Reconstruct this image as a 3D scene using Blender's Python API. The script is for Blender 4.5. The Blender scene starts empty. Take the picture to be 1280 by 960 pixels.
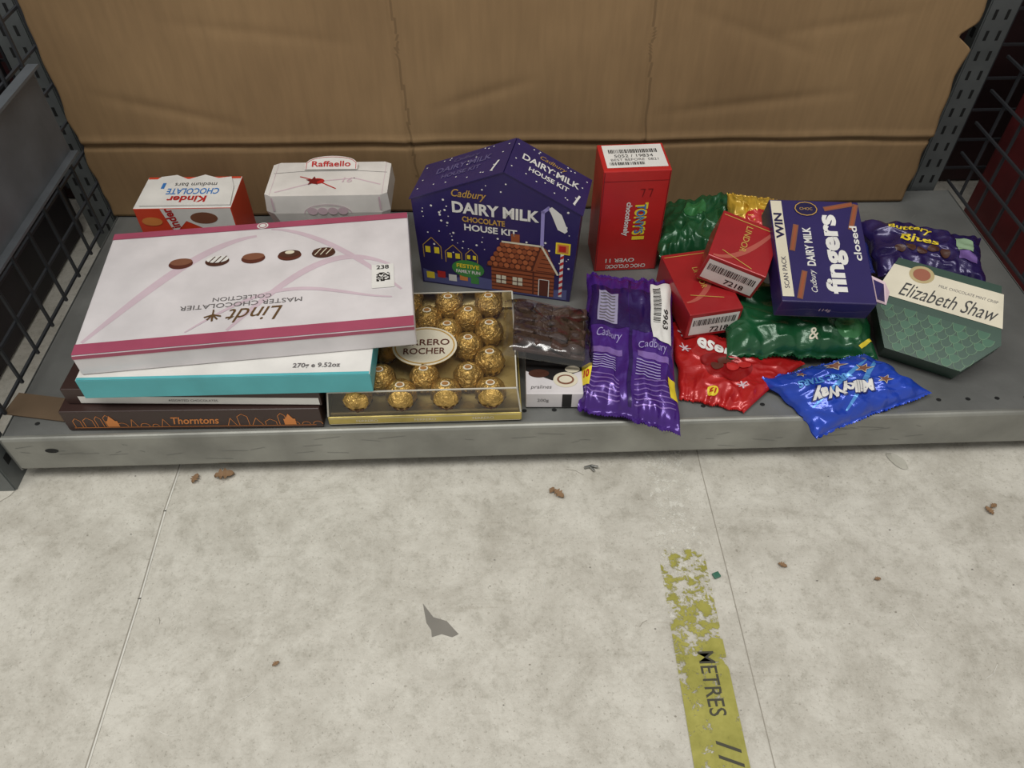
import bpy, bmesh, math, random
from mathutils import Vector, Matrix, Euler, noise
random.seed(4)
scene=bpy.context.scene
scene.view_settings.view_transform='Standard'
R=math.radians
# ------------------------------------------------------------ materials
def lin(c): 
    c/=255.0
    return c/12.92 if c<=0.04045 else ((c+0.055)/1.055)**2.4
def rgb(r,g,b): return (lin(r),lin(g),lin(b),1)
_m={}
def mat(name,col,rough=0.5,metal=0.0,var=0.06,bump=0.0,bscale=60,spec=0.5,nscale=25,bdist=.004,dst=.8):
    if name in _m: return _m[name]
    m=bpy.data.materials.new(name); m.use_nodes=True
    nt=m.node_tree; n=nt.nodes; l=nt.links
    bs=n['Principled BSDF']
    bs.inputs['Roughness'].default_value=rough
    bs.inputs['Metallic'].default_value=metal
    bs.inputs['Specular IOR Level'].default_value=spec
    tc=n.new('ShaderNodeTexCoord')
    nz=n.new('ShaderNodeTexNoise'); nz.inputs['Scale'].default_value=nscale; nz.inputs['Detail'].default_value=5
    l.new(tc.outputs['Object'],nz.inputs['Vector'])
    cr=n.new('ShaderNodeValToRGB')
    c=rgb(*col)
    cr.color_ramp.elements[0].position=0.3; cr.color_ramp.elements[1].position=0.7
    cr.color_ramp.elements[0].color=tuple([x*(1-var*2) for x in c[:3]])+(1,)
    cr.color_ramp.elements[1].color=tuple([min(1,x*(1+var)) for x in c[:3]])+(1,)
    l.new(nz.outputs['Fac'],cr.inputs['Fac']); l.new(cr.outputs['Color'],bs.inputs['Base Color'])
    if bump>0:
        nb=n.new('ShaderNodeTexNoise'); nb.inputs['Scale'].default_value=bscale; nb.inputs['Detail'].default_value=4
        nb.inputs['Distortion'].default_value=dst
        l.new(tc.outputs['Object'],nb.inputs['Vector'])
        bp=n.new('ShaderNodeBump'); bp.inputs['Strength'].default_value=bump; bp.inputs['Distance'].default_value=bdist
        l.new(nb.outputs['Fac'],bp.inputs['Height']); l.new(bp.outputs['Normal'],bs.inputs['Normal'])
    _m[name]=m; return m
def foil(name,col,rough=0.27,metal=0.22,bump=0.28,bscale=34): return mat(name,col,rough,metal,0.14,bump,bscale,0.65,18,.006,1.2)
WHITE=mat('white_print',(218,216,211),0.5)
CREAM=mat('cream_print',(212,204,182),0.5)
BLACK=mat('black_print',(24,22,22),0.5)
GREY=mat('grey_print',(96,92,92),0.5)
GOLDP=mat('gold_print',(196,156,80),0.4,0.2)
YEL=mat('yellow_print',(226,202,52),0.45)
ORG=mat('orange_print',(206,128,64),0.5)
RED=mat('red_card',(180,38,36),0.35,bump=0.05)
DRED=mat('dark_red_print',(112,20,22),0.4)
PURP=mat('purple_card',(44,35,88),0.32,bump=0.04)
PURPD=mat('purple_card_dark',(32,26,66),0.32)
PINK=mat('pink_print',(160,74,98),0.4)
PINKL=mat('pale_pink_print',(204,180,188),0.42)
TEAL=mat('teal_card',(84,172,178),0.4)
BROWN=mat('dark_brown_card',(56,38,34),0.4)
CHOC=mat('chocolate',(74,44,34),0.4,bump=0.3,bscale=120)
CHOC2=mat('milk_chocolate',(122,78,58),0.45)
BOXW=mat('white_board',(212,207,208),0.3)
BLUEP=mat('blue_print',(50,116,184),0.4)
GREENP=mat('green_print',(64,132,64),0.4)
BRICK=mat('gingerbread_print',(144,76,46),0.5)
BRICKD=mat('gingerbread_dark_print',(86,40,28),0.5)
# ------------------------------------------------------------ builder
class B:
    def __init__(s): s.v=[];s.f=[];s.mi=[];s.sm=[];s.mats=[]
    def add(s,vs,fs,m,smooth=False):
        if m not in s.mats: s.mats.append(m)
        k=s.mats.index(m); o=len(s.v)
        s.v.extend([Vector(v) for v in vs])
        for f in fs:
            s.f.append([i+o for i in f]); s.mi.append(k); s.sm.append(smooth)
    def build(s,name,loc=(0,0,0),rot=(0,0,0),parent=None):
        me=bpy.data.meshes.new(name); me.from_pydata([tuple(v) for v in s.v],[],s.f)
        for m in s.mats: me.materials.append(m)
        me.polygons.foreach_set('material_index',s.mi); me.polygons.foreach_set('use_smooth',s.sm)
        me.update()
        ob=bpy.data.objects.new(name,me); scene.collection.objects.link(ob)
        ob.location=loc; ob.rotation_euler=rot
        if parent: ob.parent=parent
        return ob
    def box(s,size,c,m,faces={},bevel=0.001,M=None,seg=2):
        bm=bmesh.new(); bmesh.ops.create_cube(bm,size=1)
        for v in bm.verts: v.co=Vector((v.co.x*size[0],v.co.y*size[1],v.co.z*size[2]))
        if bevel>0: bmesh.ops.bevel(bm,geom=bm.edges[:],offset=bevel,segments=seg,affect='EDGES',profile=0.5)
        bm.normal_update()
        groups={}
        for f in bm.faces:
            n=f.normal; a=max(range(3),key=lambda i:abs(n[i])); k=('+' if n[a]>0 else '-')+'xyz'[a]
            groups.setdefault(faces.get(k,m),[]).append([v.index for v in f.verts])
        bm.verts.index_update()
        co=[v.co+Vector(c) for v in bm.verts]
        if M: co=[M@v for v in co]
        for mm,fs in groups.items(): s.add(co,fs,mm)
        bm.free()
def prism(b,pts,z0,z1,m,mtop=None,ftop=None,mside=None):
    n=len(pts); g=ftop or (lambda x,y,z:Vector((x,y,z)))
    vs=[g(x,y,z0) for x,y in pts]+[g(x,y,z1) for x,y in pts]
    b.add(vs,[list(range(n))[::-1]],m)
    b.add(vs,[list(range(n,2*n))],mtop or m)
    b.add(vs,[[i,(i+1)%n,(i+1)%n+n,i+n] for i in range(n)],mside or m)
# ------------------------------------------------------------ 2D shapes
def xf(sh,cx=0,cy=0,rot=0,sx=1,sy=1):
    c,s_=math.cos(R(rot)),math.sin(R(rot))
    return ([(cx+(x*sx)*c-(y*sy)*s_, cy+(x*sx)*s_+(y*sy)*c) for x,y in sh[0]],sh[1])
def poly(pts): return (list(pts),[list(range(len(pts)))])
def rect(x0,y0,x1,y1): return poly([(x0,y0),(x1,y0),(x1,y1),(x0,y1)])
def disc(cx,cy,rx,ry=None,n=24):
    ry=ry or rx
    return poly([(cx+rx*math.cos(2*math.pi*i/n),cy+ry*math.sin(2*math.pi*i/n)) for i in range(n)])
def arc(cx,cy,r,w,a0,a1,n=12,ry=None):
    ry=ry or r; v=[];f=[]
    for i in range(n+1):
        a=R(a0+(a1-a0)*i/n)
        v+= [(cx+(r-w/2)*math.cos(a),cy+(ry-w/2)*math.sin(a)),(cx+(r+w/2)*math.cos(a),cy+(ry+w/2)*math.sin(a))]
    for i in range(n): f.append([2*i,2*i+1,2*i+3,2*i+2])
    return (v,f)
def line(pts,w):
    v=[];f=[]
    for i in range(len(pts)-1):
        a=Vector(pts[i]);b_=Vector(pts[i+1]); d=(b_-a).normalized(); q=Vector((-d.y,d.x))*w/2; d=d*w*0.4
        o=len(v); v+=[tuple(a-q-d),tuple(b_-q+d),tuple(b_+q+d),tuple(a+q-d)]; f.append([o,o+1,o+2,o+3])
    return (v,f)
def star(cx,cy,r,n=5,rot=90,k=0.42):
    p=[]
    for i in range(2*n):
        a=R(rot+180*i/n); q=r if i%2==0 else r*k
        p.append((cx+q*math.cos(a),cy+q*math.sin(a)))
    return poly(p)
_t={}
def txt(s,cx,cy,w=None,h=None,rot=0,bold=0.0,shear=0.0):
    key=(s,bold,shear)
    if key not in _t:
        cu=bpy.data.curves.new('t','FONT'); cu.body=s; cu.offset=bold; cu.shear=shear; cu.resolution_u=3
        cu.fill_mode='FRONT'
        ob=bpy.data.objects.new('t',cu); scene.collection.objects.link(ob)
        bpy.context.view_layer.update()
        dg=bpy.context.evaluated_depsgraph_get()
        me=bpy.data.meshes.new_from_object(ob.evaluated_get(dg))
        v=[(q.co.x,q.co.y) for q in me.vertices]; f=[list(p_.vertices) for p_ in me.polygons]
        bpy.data.objects.remove(ob); bpy.data.curves.remove(cu); bpy.data.meshes.remove(me)
        x0=min(a for a,_ in v);x1=max(a for a,_ in v);y0=min(a for _,a in v);y1=max(a for _,a in v)
        v=[(x-(x0+x1)/2,y-(y0+y1)/2) for x,y in v]
        _t[key]=(v,f,x1-x0,y1-y0)
    v,f,W_,H_=_t[key]
    if w and h: sx,sy=w/W_,h/H_
    elif w: sx=sy=w/W_
    else: sx=sy=h/H_
    return xf((v,f),cx,cy,rot,sx,sy)
def cut(sh,step):
    bm=bmesh.new(); vs=[bm.verts.new((x,y,0)) for x,y in sh[0]]
    for f in sh[1]:
        try: bm.faces.new([vs[i] for i in f])
        except Exception: pass
    xs=[x for x,_ in sh[0]]; ys=[y for _,y in sh[0]]
    for lo,hi,ax in ((min(xs),max(xs),0),(min(ys),max(ys),1)):
        k=math.floor(lo/step)+1
        while k*step<hi:
            co=[0,0,0]; co[ax]=k*step; no=[0,0,0]; no[ax]=1
            bmesh.ops.bisect_plane(bm,geom=bm.verts[:]+bm.edges[:]+bm.faces[:],plane_co=co,plane_no=no)
            k+=1
    bm.verts.index_update()
    r=([(v.co.x,v.co.y) for v in bm.verts],[[v.index for v in f.verts] for f in bm.faces]); bm.free(); return r
def flat(o,ux,uy):
    o=Vector(o);ux=Vector(ux).normalized();uy=Vector(uy).normalized();n=ux.cross(uy)
    return lambda x,y,k=1:o+ux*x+uy*y+n*(0.00025*k)
def dec(b,sh,fr,m,k=1,step=None):
    if step: sh=cut(sh,step)
    b.add([fr(x,y,k) for x,y in sh[0]],sh[1],m,bool(step))
def faceframe(size,c,face,flip=False):
    sx,sy,sz=[q/2 for q in size]; c=Vector(c)
    d={'+z':((0,0,sz),(1,0,0),(0,1,0)),'-y':((0,-sy,0),(1,0,0),(0,0,1)),'+x':((sx,0,0),(0,1,0),(0,0,1)),
       '-x':((-sx,0,0),(0,-1,0),(0,0,1)),'+y':((0,sy,0),(-1,0,0),(0,0,1))}[face]
    ux,uy=Vector(d[1]),Vector(d[2])
    if flip: ux,uy=-ux,-uy
    return flat(c+Vector(d[0]),ux,uy)
def barcode(b,fr,cx,cy,w,h,m=BLACK,k=2):
    x=cx-w/2; rnd=random.Random(int(abs(cx*1e4+w*1e5)))
    while x<cx+w/2:
        q=rnd.choice([.0005,.0009,.0013]); dec(b,rect(x,cy-h/2,x+q,cy+h/2),fr,m,k); x+=q+rnd.choice([.0006,.0011])

TILT=R(2.0); SY=.507; SH0=Vector((0,SY,0)); ST=0.07
def Wd(x,y,z=0):
    c,s_=math.cos(TILT),math.sin(TILT); return Vector((x*c-y*s_,SY+x*s_+y*c,z))
srot=(0,0,TILT)
# ------------------------------------------------------------ floor
def floor_mat(worn=False):
    m=bpy.data.materials.new('worn_tape' if worn else 'worn_concrete_vinyl'); m.use_nodes=True
    nt=m.node_tree;n=nt.nodes;l=nt.links;bs=n['Principled BSDF'];out=n['Material Output']
    tc=n.new('ShaderNodeTexCoord')
    def nz(sc,det,rough=.5,dist=0,mp=None):
        q=n.new('ShaderNodeTexNoise');q.inputs['Scale'].default_value=sc;q.inputs['Detail'].default_value=det
        q.inputs['Roughness'].default_value=rough;q.inputs['Distortion'].default_value=dist
        if mp:
            mm=n.new('ShaderNodeMapping');mm.inputs['Scale'].default_value=mp;mm.inputs['Rotation'].default_value=(0,0,.5)
            l.new(tc.outputs['Object'],mm.inputs['Vector']);l.new(mm.outputs['Vector'],q.inputs['Vector'])
        else: l.new(tc.outputs['Object'],q.inputs['Vector'])
        return q
    def ramp(src,p0,c0,p1,c1):
        r=n.new('ShaderNodeValToRGB');r.color_ramp.elements[0].position=p0;r.color_ramp.elements[1].position=p1
        r.color_ramp.elements[0].color=c0;r.color_ramp.elements[1].color=c1;l.new(src,r.inputs['Fac']);return r
    def mult(a,b_,f=1):
        x=n.new('ShaderNodeMixRGB');x.blend_type='MULTIPLY';x.inputs['Fac'].default_value=f
        l.new(a,x.inputs['Color1']);l.new(b_,x.inputs['Color2']);return x.outputs['Color']
    if not worn:
        a=ramp(nz(13,10,.78,.3).outputs['Fac'],.36,rgb(178,173,161),.60,rgb(206,202,191))
        b_=ramp(nz(55,10,.85).outputs['Fac'],.38,(.68,.67,.64,1),.50,(1,1,1,1))
        c=ramp(nz(330,3,.6).outputs['Fac'],.30,(.6,.58,.55,1),.40,(1,1,1,1))
        d=ramp(nz(9,6,.7,1.5,(1,14,1)).outputs['Fac'],.3,(.82,.8,.77,1),.4,(1,1,1,1))
        col=mult(mult(mult(a.outputs['Color'],b_.outputs['Color'],.65),c.outputs['Color'],.75),d.outputs['Color'],.5)
        l.new(col,bs.inputs['Base Color']);bs.inputs['Roughness'].default_value=.55
        bp=n.new('ShaderNodeBump');bp.inputs['Strength'].default_value=.3;bp.inputs['Distance'].default_value=.002
        l.new(nz(160,6,.7).outputs['Fac'],bp.inputs['Height']);l.new(bp.outputs['Normal'],bs.inputs['Normal'])
    else:
        a=ramp(nz(40,6,.7).outputs['Fac'],.3,rgb(140,136,56),.7,rgb(172,166,82));l.new(a.outputs['Color'],bs.inputs['Base Color'])
        bs.inputs['Roughness'].default_value=.5
        sep=n.new('ShaderNodeSeparateXYZ');l.new(tc.outputs['Object'],sep.inputs[0])
        mr=n.new('ShaderNodeMapRange');mr.inputs['From Min'].default_value=.24;mr.inputs['From Max'].default_value=.36
        mr.inputs['To Min'].default_value=-.05;mr.inputs['To Max'].default_value=.055;l.new(sep.outputs['Y'],mr.inputs['Value'])
        mr2=n.new('ShaderNodeMapRange');mr2.inputs['From Min'].default_value=.150;mr2.inputs['From Max'].default_value=.165
        mr2.inputs['To Min'].default_value=.03;mr2.inputs['To Max'].default_value=0;l.new(sep.outputs['X'],mr2.inputs['Value'])
        ad=n.new('ShaderNodeMath');ad.operation='SUBTRACT'
        l.new(nz(75,10,.8,.3).outputs['Fac'],ad.inputs[0]);l.new(mr.outputs['Result'],ad.inputs[1])
        ad2=n.new('ShaderNodeMath');ad2.operation='SUBTRACT';l.new(ad.outputs[0],ad2.inputs[0]);l.new(mr2.outputs['Result'],ad2.inputs[1])
        msk=ramp(ad2.outputs[0],.455,(0,0,0,1),.47,(1,1,1,1))
        tr=n.new('ShaderNodeBsdfTransparent');mx=n.new('ShaderNodeMixShader')
        l.new(msk.outputs['Color'],mx.inputs[0]);l.new(tr.outputs[0],mx.inputs[1]);l.new(bs.outputs[0],mx.inputs[2]);l.new(mx.outputs[0],out.inputs['Surface'])
    return m
FL=floor_mat()
b=B(); b.add([(-3,-2.5,0),(3,-2.5,0),(3,2,0),(-3,2,0)],[[0,1,2,3]],FL)
SEAM=mat('floor_seam',(150,144,132),.7)
SEAMW=mat('floor_seam_light',(214,211,202),.7)
CHIP=mat('floor_chip',(128,124,116),.8)
ff=lambda x,y,k=1:Vector((x,y,0.0003*k))
dec(b,line([(-.370,.60),(-.368,.45),(-.362,.35),(-.356,.19),(-.35,-.3)],.0011),ff,SEAM)
dec(b,line([(-.3683,.60),(-.3663,.45),(-.3603,.35),(-.3543,.19),(-.3483,-.3)],.0016),ff,SEAMW,2)
dec(b,line([(.207,.60),(.209,.5),(.214,.38),(.220,.19),(.23,-.3)],.0009),ff,SEAM)
dec(b,poly([(-.086,.345),(-.075,.331),(-.062,.327),(-.050,.314),(-.056,.311),(-.066,.314),(-.075,.311),(-.076,.318),(-.081,.325)]),ff,CHIP)
for i in range(44):
    x=random.uniform(-.6,.6);y=random.uniform(.12,.5);a=random.uniform(0,6.28);L_=random.uniform(.004,.022)
    dec(b,line([(x,y),(x+L_*.5*math.cos(a),y+L_*.5*math.sin(a)),(x+L_*math.cos(a+.2),y+L_*math.sin(a+.2))],.0005),ff,random.choice([SEAM,SEAMW,SEAMW,SEAMW]),1+.02*i)
for i in range(40):
    x=random.uniform(-.65,.65);y=random.uniform(.12,.5);r=random.uniform(.0005,.0012)
    dec(b,disc(x,y,r,r*.7,7),ff,random.choice([CHIP,SEAM]),1.9)
floor=b.build('floor')
TAPE=floor_mat(True)
b=B()
TF=lambda x,y,k=1:Vector((x,y,.0008+.0003*k))
sh=poly([(.148,.405),(.194,.403),(.200,.15),(.153,.15)])
dec(b,sh,TF,TAPE,1)
INK=mat('tape_ink',(66,64,50),.6)
dec(b,txt('METRES',.179,.268,w=.058,h=.015,rot=-88,bold=.006),TF,INK,2)
dec(b,txt('//',.184,.208,w=.022,h=.02,rot=-88),TF,INK,2)
tape=b.build('floor_marking_tape')
b=B()
m=bpy.data.materials.new('tape_residue');m.use_nodes=True
nt=m.node_tree;n=nt.nodes;l=nt.links
q=n.new('ShaderNodeTexNoise');q.inputs['Scale'].default_value=110;q.inputs['Detail'].default_value=8;q.inputs['Roughness'].default_value=.7
tc=n.new('ShaderNodeTexCoord');l.new(tc.outputs['Object'],q.inputs['Vector'])
r=n.new('ShaderNodeValToRGB');r.color_ramp.elements[0].position=.47;r.color_ramp.elements[1].position=.60;r.color_ramp.elements[1].color=(.8,.8,.8,1);l.new(q.outputs['Fac'],r.inputs['Fac'])
tr=n.new('ShaderNodeBsdfTransparent');mx=n.new('ShaderNodeMixShader');bs=n['Principled BSDF'];bs.inputs['Base Color'].default_value=rgb(224,221,210)
l.new(r.outputs['Color'],mx.inputs[0]);l.new(tr.outputs[0],mx.inputs[1]);l.new(bs.outputs[0],mx.inputs[2]);l.new(mx.outputs[0],n['Material Output'].inputs['Surface'])
dec(b,poly([(.148,.53),(.19,.53),(.196,.33),(.149,.33)]),TF,m,0)
b.build('tape_residue')
LEAF=mat('dry_leaf',(140,110,80),.8,bump=.3)
def leaf(x,y,s,rot):
    b=B();vs=[];N=9
    for i in range(N+1):
        t=i/N; w=s*.28*math.sin(math.pi*t)**.7*(1+.5*math.sin(i*2.7))
        for sgn in(-1,0,1):
            vs.append((s*(t-.5),sgn*w,.0006+(.18*s*abs(sgn))+.05*s*math.sin(5*t)+.06*s))
    fs=[]
    for i in range(N):
        for j in range(2): fs.append([i*3+j,i*3+j+1,(i+1)*3+j+1,(i+1)*3+j])
    b.add(vs,fs,LEAF,True); b.build('dry_leaf',(x,y,0.0006),(0,0,R(rot)))
leaf(-.314,.494,.021,15);leaf(-.345,.490,.013,80);leaf(.05,.470,.014,-40);leaf(.043,.475,.009,60);leaf(.503,.449,.011,110);leaf(.51,.455,.009,30)
leaf(.27,.385,.009,-20);leaf(-.215,.285,.007,40);leaf(.36,.37,.007,10)
b=B();b.box((.007,.006,.003),(0,0,.0018),mat('green_plastic',(60,110,90),.4),bevel=.0008);b.build('plastic_scrap',(.202,.374,.0004),(0,0,.4))
b=B();vs=[];N=16
for i in range(N):
    a_=2*math.pi*i/N; rr_=.011*(1+.5*max(0,math.cos(a_))**3); vs.append((rr_*math.cos(a_),.55*rr_*math.sin(a_),.001))
vs2=[(x*.7,y*.7,.005) for x,y,z in vs]
b.add(vs+vs2,[[i,(i+1)%N,N+(i+1)%N,N+i] for i in range(N)]+[list(range(N,2*N))],mat('dull_clear_plastic',(188,185,173),.2))
b.build('plastic_scrap',(.430,.513,0),(0,0,R(125)))
b=B()
CL=mat('clip_metal',(150,150,146),.3,.8)
for p0,p1 in (((-.008,0),(0,.001)),((0,.001),(.006,-.002)),((-.002,0),(.001,-.006))):
    a_=Vector((p0[0],p0[1],.003));c_=Vector((p1[0],p1[1],.003));d_=c_-a_
    M=Matrix.Translation((a_+c_)/2)@d_.to_track_quat('X','Z').to_matrix().to_4x4()
    b.box((d_.length+.001,.002,.003),(0,0,0),CL,bevel=.0004,M=M)
b.build('metal_clip',(.088,.506,0),(0,0,.2))
# ------------------------------------------------------------ steel shelving unit
unit=bpy.data.objects.new('shelving_unit',None);scene.collection.objects.link(unit)
STEEL=mat('galvanised_steel',(118,119,116),.5,.3,.14,.08,90,nscale=12)
STEELL=mat('steel_lip',(146,146,139),.45,.3,.16,.1,60,nscale=14)
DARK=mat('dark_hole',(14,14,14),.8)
b=B()
XL,XR=-.525,.635
b.box((XR-XL,.41,.003),((XL+XR)/2,.205+.003,.0685),STEEL,bevel=0)
prof=[(.0062,.0701),(.0055,.0712),(.003,.0716),(.0012,.0706),(0,.0680),(0,.030),(.0,.024),(.002,.020),(.016,.019)]
vs=[]
for x in (XL,XR):
    for y,z in prof: vs.append((x,y,z))
k=len(prof)
b.add(vs,[[i,k+i,k+i+1,i+1] for i in range(k-1)][::1],STEELL,False)
b.add([(v[0],v[1]+.0006,v[2]-.0006) for v in vs],[[i,i+1,k+i+1,k+i] for i in range(k-1)],STEELL,False)
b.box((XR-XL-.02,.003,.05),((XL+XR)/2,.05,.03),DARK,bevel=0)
for x in (XL,XR): b.box((.002,.41,.05),(x,.205,.045),STEEL,bevel=0)
fr=lambda x,y,k=1:Vector((x,y,.0702+.0002*k))
x=XL+.03
while x<XR-.01:
    dec(b,disc(x,.022,.0027,.0023,12),fr,DARK); x+=.0318
ffr=lambda x,z,k=1:Vector((x,-.0003*k,z))
for x in (XL+.045,.595): dec(b,disc(x,.052,.007,.0035,16),ffr,DARK)
for i in range(40):
    x=random.uniform(XL,XR);z=random.uniform(.03,.06);dec(b,line([(x,z),(x+random.uniform(.004,.03),z+random.uniform(-.004,.004))],.0004),ffr,STEEL)
for i in range(40):
    x=random.uniform(XL,XR);y=random.uniform(.03,.38);a_=random.uniform(0,6.3);q_=random.uniform(.01,.04);dec(b,line([(x,y),(x+q_*math.cos(a_),y+q_*math.sin(a_)*.4)],.0004),fr,STEELL)
b.build('metal_shelf',SH0,srot,unit)
def post(name,x,y,w=.04,d=.03,h=1.15,z0=0):
    b=B(); m=mat('post_steel',(104,108,108),.45,.35,.12)
    b.box((w,.003,h),(0,-d/2,h/2),m,bevel=0); b.box((.003,d,h),(-w/2,0,h/2),m,bevel=0); b.box((.003,d,h),(w/2,0,h/2),m,bevel=0)
    z=.03
    while z<h-.02:
        for sx in (-1,1):
            dec(b,rect(sx*w*.22-.002,z,sx*w*.22+.002,z+.012),lambda u,v,k=1:Vector((u,-d/2-.0018,v)),DARK)
            dec(b,rect(-.004,z,.004,z+.012),(lambda sx:(lambda u,v,k=1:Vector((sx*(w/2+.0018),u,v))))(sx),DARK)
        z+=.025
    return b.build(name,Wd(x,y,z0),srot,unit)
post('upright_1',-.566,.43,w=.036); post('upright_2',.60,.43,w=.034,d=.02)
post('foot_post',-.552,.004,w=.03,d=.03,h=.078)
WIRE=mat('mesh_wire',(72,74,78),.4,.5)
def meshpanel(name,L_,H_,loc,rz,step=.045,w=.003):
    b=B(); x=0
    while x<=L_: b.box((w,w,H_),(x,0,H_/2),WIRE,bevel=0); x+=step
    z=0.003
    while z<=H_: b.box((L_,w,w),(L_/2,w,z),WIRE,bevel=0); z+=step
    return b.build(name,loc,(0,0,rz),unit)
meshpanel('wire_mesh_1',.44,1.0,Wd(-.532,-.01,.072),TILT+R(90))
meshpanel('wire_mesh_2',.44,1.0,Wd(.643,-.01,.072),TILT+R(90))
meshpanel('wire_mesh_3',1.5,1.0,Wd(-.75,.46,.072),TILT)
b=B();b.box((.004,.335,.105),(0,.17,.0525),mat('side_plate',(104,109,114),.45,.3,.1),bevel=.001)
for z_ in (.0,.105): b.box((.012,.335,.003),(.005,.17,z_),mat('side_plate',(104,109,114)),bevel=0)
b.build('side_bracket_plate',Wd(-.518,.0,.20),srot,unit)
DB=mat('dark_backdrop',(34,30,32),.9,var=.3,nscale=6)
b=B();b.box((3.0,.02,1.6),(0,0,.8),DB,bevel=0);b.build('wall_back',Wd(0,.80),srot)
def stock(name,x,y,sx,sy,sz,col,z=0.0):
    b=B();m=mat('stock_%d_%d_%d'%col,col,.6,var=.3,nscale=9)
    b.box((sx,sy,sz),(0,0,sz/2),m,bevel=.006)
    b.box((sx*.8,.002,sz*.25),(0,-sy/2-.0012,sz*.6),DARK,bevel=0)
    b.box((.002,sy*.7,sz*.2),(-sx/2-.0012,0,sz*.55),DARK,bevel=0)
    b.box((sx+.001,.03,.002),(0,0,sz+.0012),CREAM,bevel=0)
    b.build(name,Wd(x,y,z),srot)
stock('storage_crate',-.80,.22,.36,.48,.30,(44,38,42))
stock('plastic_crate',-.62,.62,.30,.16,.62,(58,24,26))
stock('red_storage_box',.86,.2,.34,.48,.34,(96,28,30))
stock('red_carton_stack',.72,.62,.30,.16,.6,(48,22,24))
# ------------------------------------------------------------ cardboard
def cardmat(name,c0,c1):
    m=bpy.data.materials.new(name);m.use_nodes=True
    nt=m.node_tree;n=nt.nodes;l=nt.links;bs=n['Principled BSDF'];bs.inputs['Roughness'].default_value=.75;bs.inputs['Specular IOR Level'].default_value=.25
    tc=n.new('ShaderNodeTexCoord');mp=n.new('ShaderNodeMapping');mp.inputs['Scale'].default_value=(1,1,.12);l.new(tc.outputs['Object'],mp.inputs['Vector'])
    q=n.new('ShaderNodeTexNoise');q.inputs['Scale'].default_value=120;q.inputs['Detail'].default_value=3;l.new(mp.outputs[0],q.inputs['Vector'])
    q2=n.new('ShaderNodeTexNoise');q2.inputs['Scale'].default_value=5;q2.inputs['Detail'].default_value=8;l.new(tc.outputs['Object'],q2.inputs['Vector'])
    r=n.new('ShaderNodeValToRGB');r.color_ramp.elements[0].position=.3;r.color_ramp.elements[1].position=.7;r.color_ramp.elements[0].color=rgb(*c0);r.color_ramp.elements[1].color=rgb(*c1);l.new(q2.outputs['Fac'],r.inputs['Fac'])
    mx=n.new('ShaderNodeMixRGB');mx.blend_type='OVERLAY';mx.inputs[0].default_value=.15;l.new(r.outputs[0],mx.inputs[1]);l.new(q.outputs['Fac'],mx.inputs[2]);l.new(mx.outputs[0],bs.inputs['Base Color'])
    wv=n.new('ShaderNodeTexWave');wv.inputs['Scale'].default_value=48;wv.inputs['Distortion'].default_value=.3;l.new(tc.outputs['Object'],wv.inputs['Vector'])
    bp=n.new('ShaderNodeBump');bp.inputs['Strength'].default_value=.06;bp.inputs['Distance'].default_value=.001;l.new(wv.outputs['Fac'],bp.inputs['Height']);l.new(bp.outputs[0],bs.inputs['Normal'])
    return m
CARD=cardmat('corrugated_cardboard',(129,104,74),(147,120,86));CREASE_SHADE=cardmat('cardboard_crease_shade',(112,90,64),(126,102,72))  # score lines: groove shade painted in as a darker card colour
b=B();NX,NZ=380,150;x0,x1=-.528,.556;zb,zt=.0725,.62
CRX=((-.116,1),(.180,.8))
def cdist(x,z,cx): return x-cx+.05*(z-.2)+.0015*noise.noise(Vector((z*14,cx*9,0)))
def zcr(x): return .1795-.010*(x+.5)+.0015*noise.noise(Vector((x*12,0,3)))
def cy(x,z):
    y=.382+.006*noise.noise(Vector((x*3,z*4,1.3)))+.0012*noise.noise(Vector((x*14,z*12,4.3)))
    for cx,s_ in CRX:
        d=cdist(x,z,cx)
        y+=s_*(.0028*math.exp(-(d/.003)**2)-.0040*math.exp(-(abs(d)/.03)))
    d=z-zcr(x); y+=.005*math.exp(-(d/.003)**2)-.0022*math.exp(-((d-.006)/.005)**2)
    if d<0: y+=(-d)*.05
    else: y+=d*.03
    for (ax,az,bx,bz,h) in ((.18,.21,.45,.235,.0016),(-.5,.25,-.3,.2,.0016),(.2,.34,.4,.27,.001),(-.09,.22,.05,.26,.0013),(-.4,.33,-.15,.30,.001),(.3,.3,.5,.33,.001)):
        dx,dz=bx-ax,bz-az;L2=dx*dx+dz*dz;t=max(0,min(1,((x-ax)*dx+(z-az)*dz)/L2));dd=math.hypot(x-ax-t*dx,z-az-t*dz)
        y+=h*math.exp(-(dd/.007)**2)*math.sin(math.pi*t)
    return y
vs=[];fs=[];fc=[]
for j in range(NZ+1):
    for i in range(NX+1):
        z=zb+(zt-zb)*(j/NZ)
        s_=i/NX; a0=x0+.005*noise.noise(Vector((0,z*30,0))); a1=x1+.005*noise.noise(Vector((7,z*30,0)))
        if .285<z<.315: a1-=.018*(1-abs(z-.30)/.015)
        x=a0+(a1-a0)*s_
        vs.append((x,cy(x,z),z))
NV=len(vs)
vs+=[(x,y+.005,z) for x,y,z in vs]
for j in range(NZ):
    for i in range(NX):
        a=j*(NX+1)+i; v0=vs[a]
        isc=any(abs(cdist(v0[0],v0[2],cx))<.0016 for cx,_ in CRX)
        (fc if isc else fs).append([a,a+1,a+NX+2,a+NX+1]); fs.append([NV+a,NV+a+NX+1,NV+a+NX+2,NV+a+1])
ed=[]
for j in range(NZ):
    a=j*(NX+1); c_=a+NX; ed.append([a,a+NX+1,NV+a+NX+1,NV+a]); ed.append([c_,NV+c_,NV+c_+NX+1,c_+NX+1])
for i in range(NX):
    a=i; ed.append([a,NV+a,NV+a+1,a+1])
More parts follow.
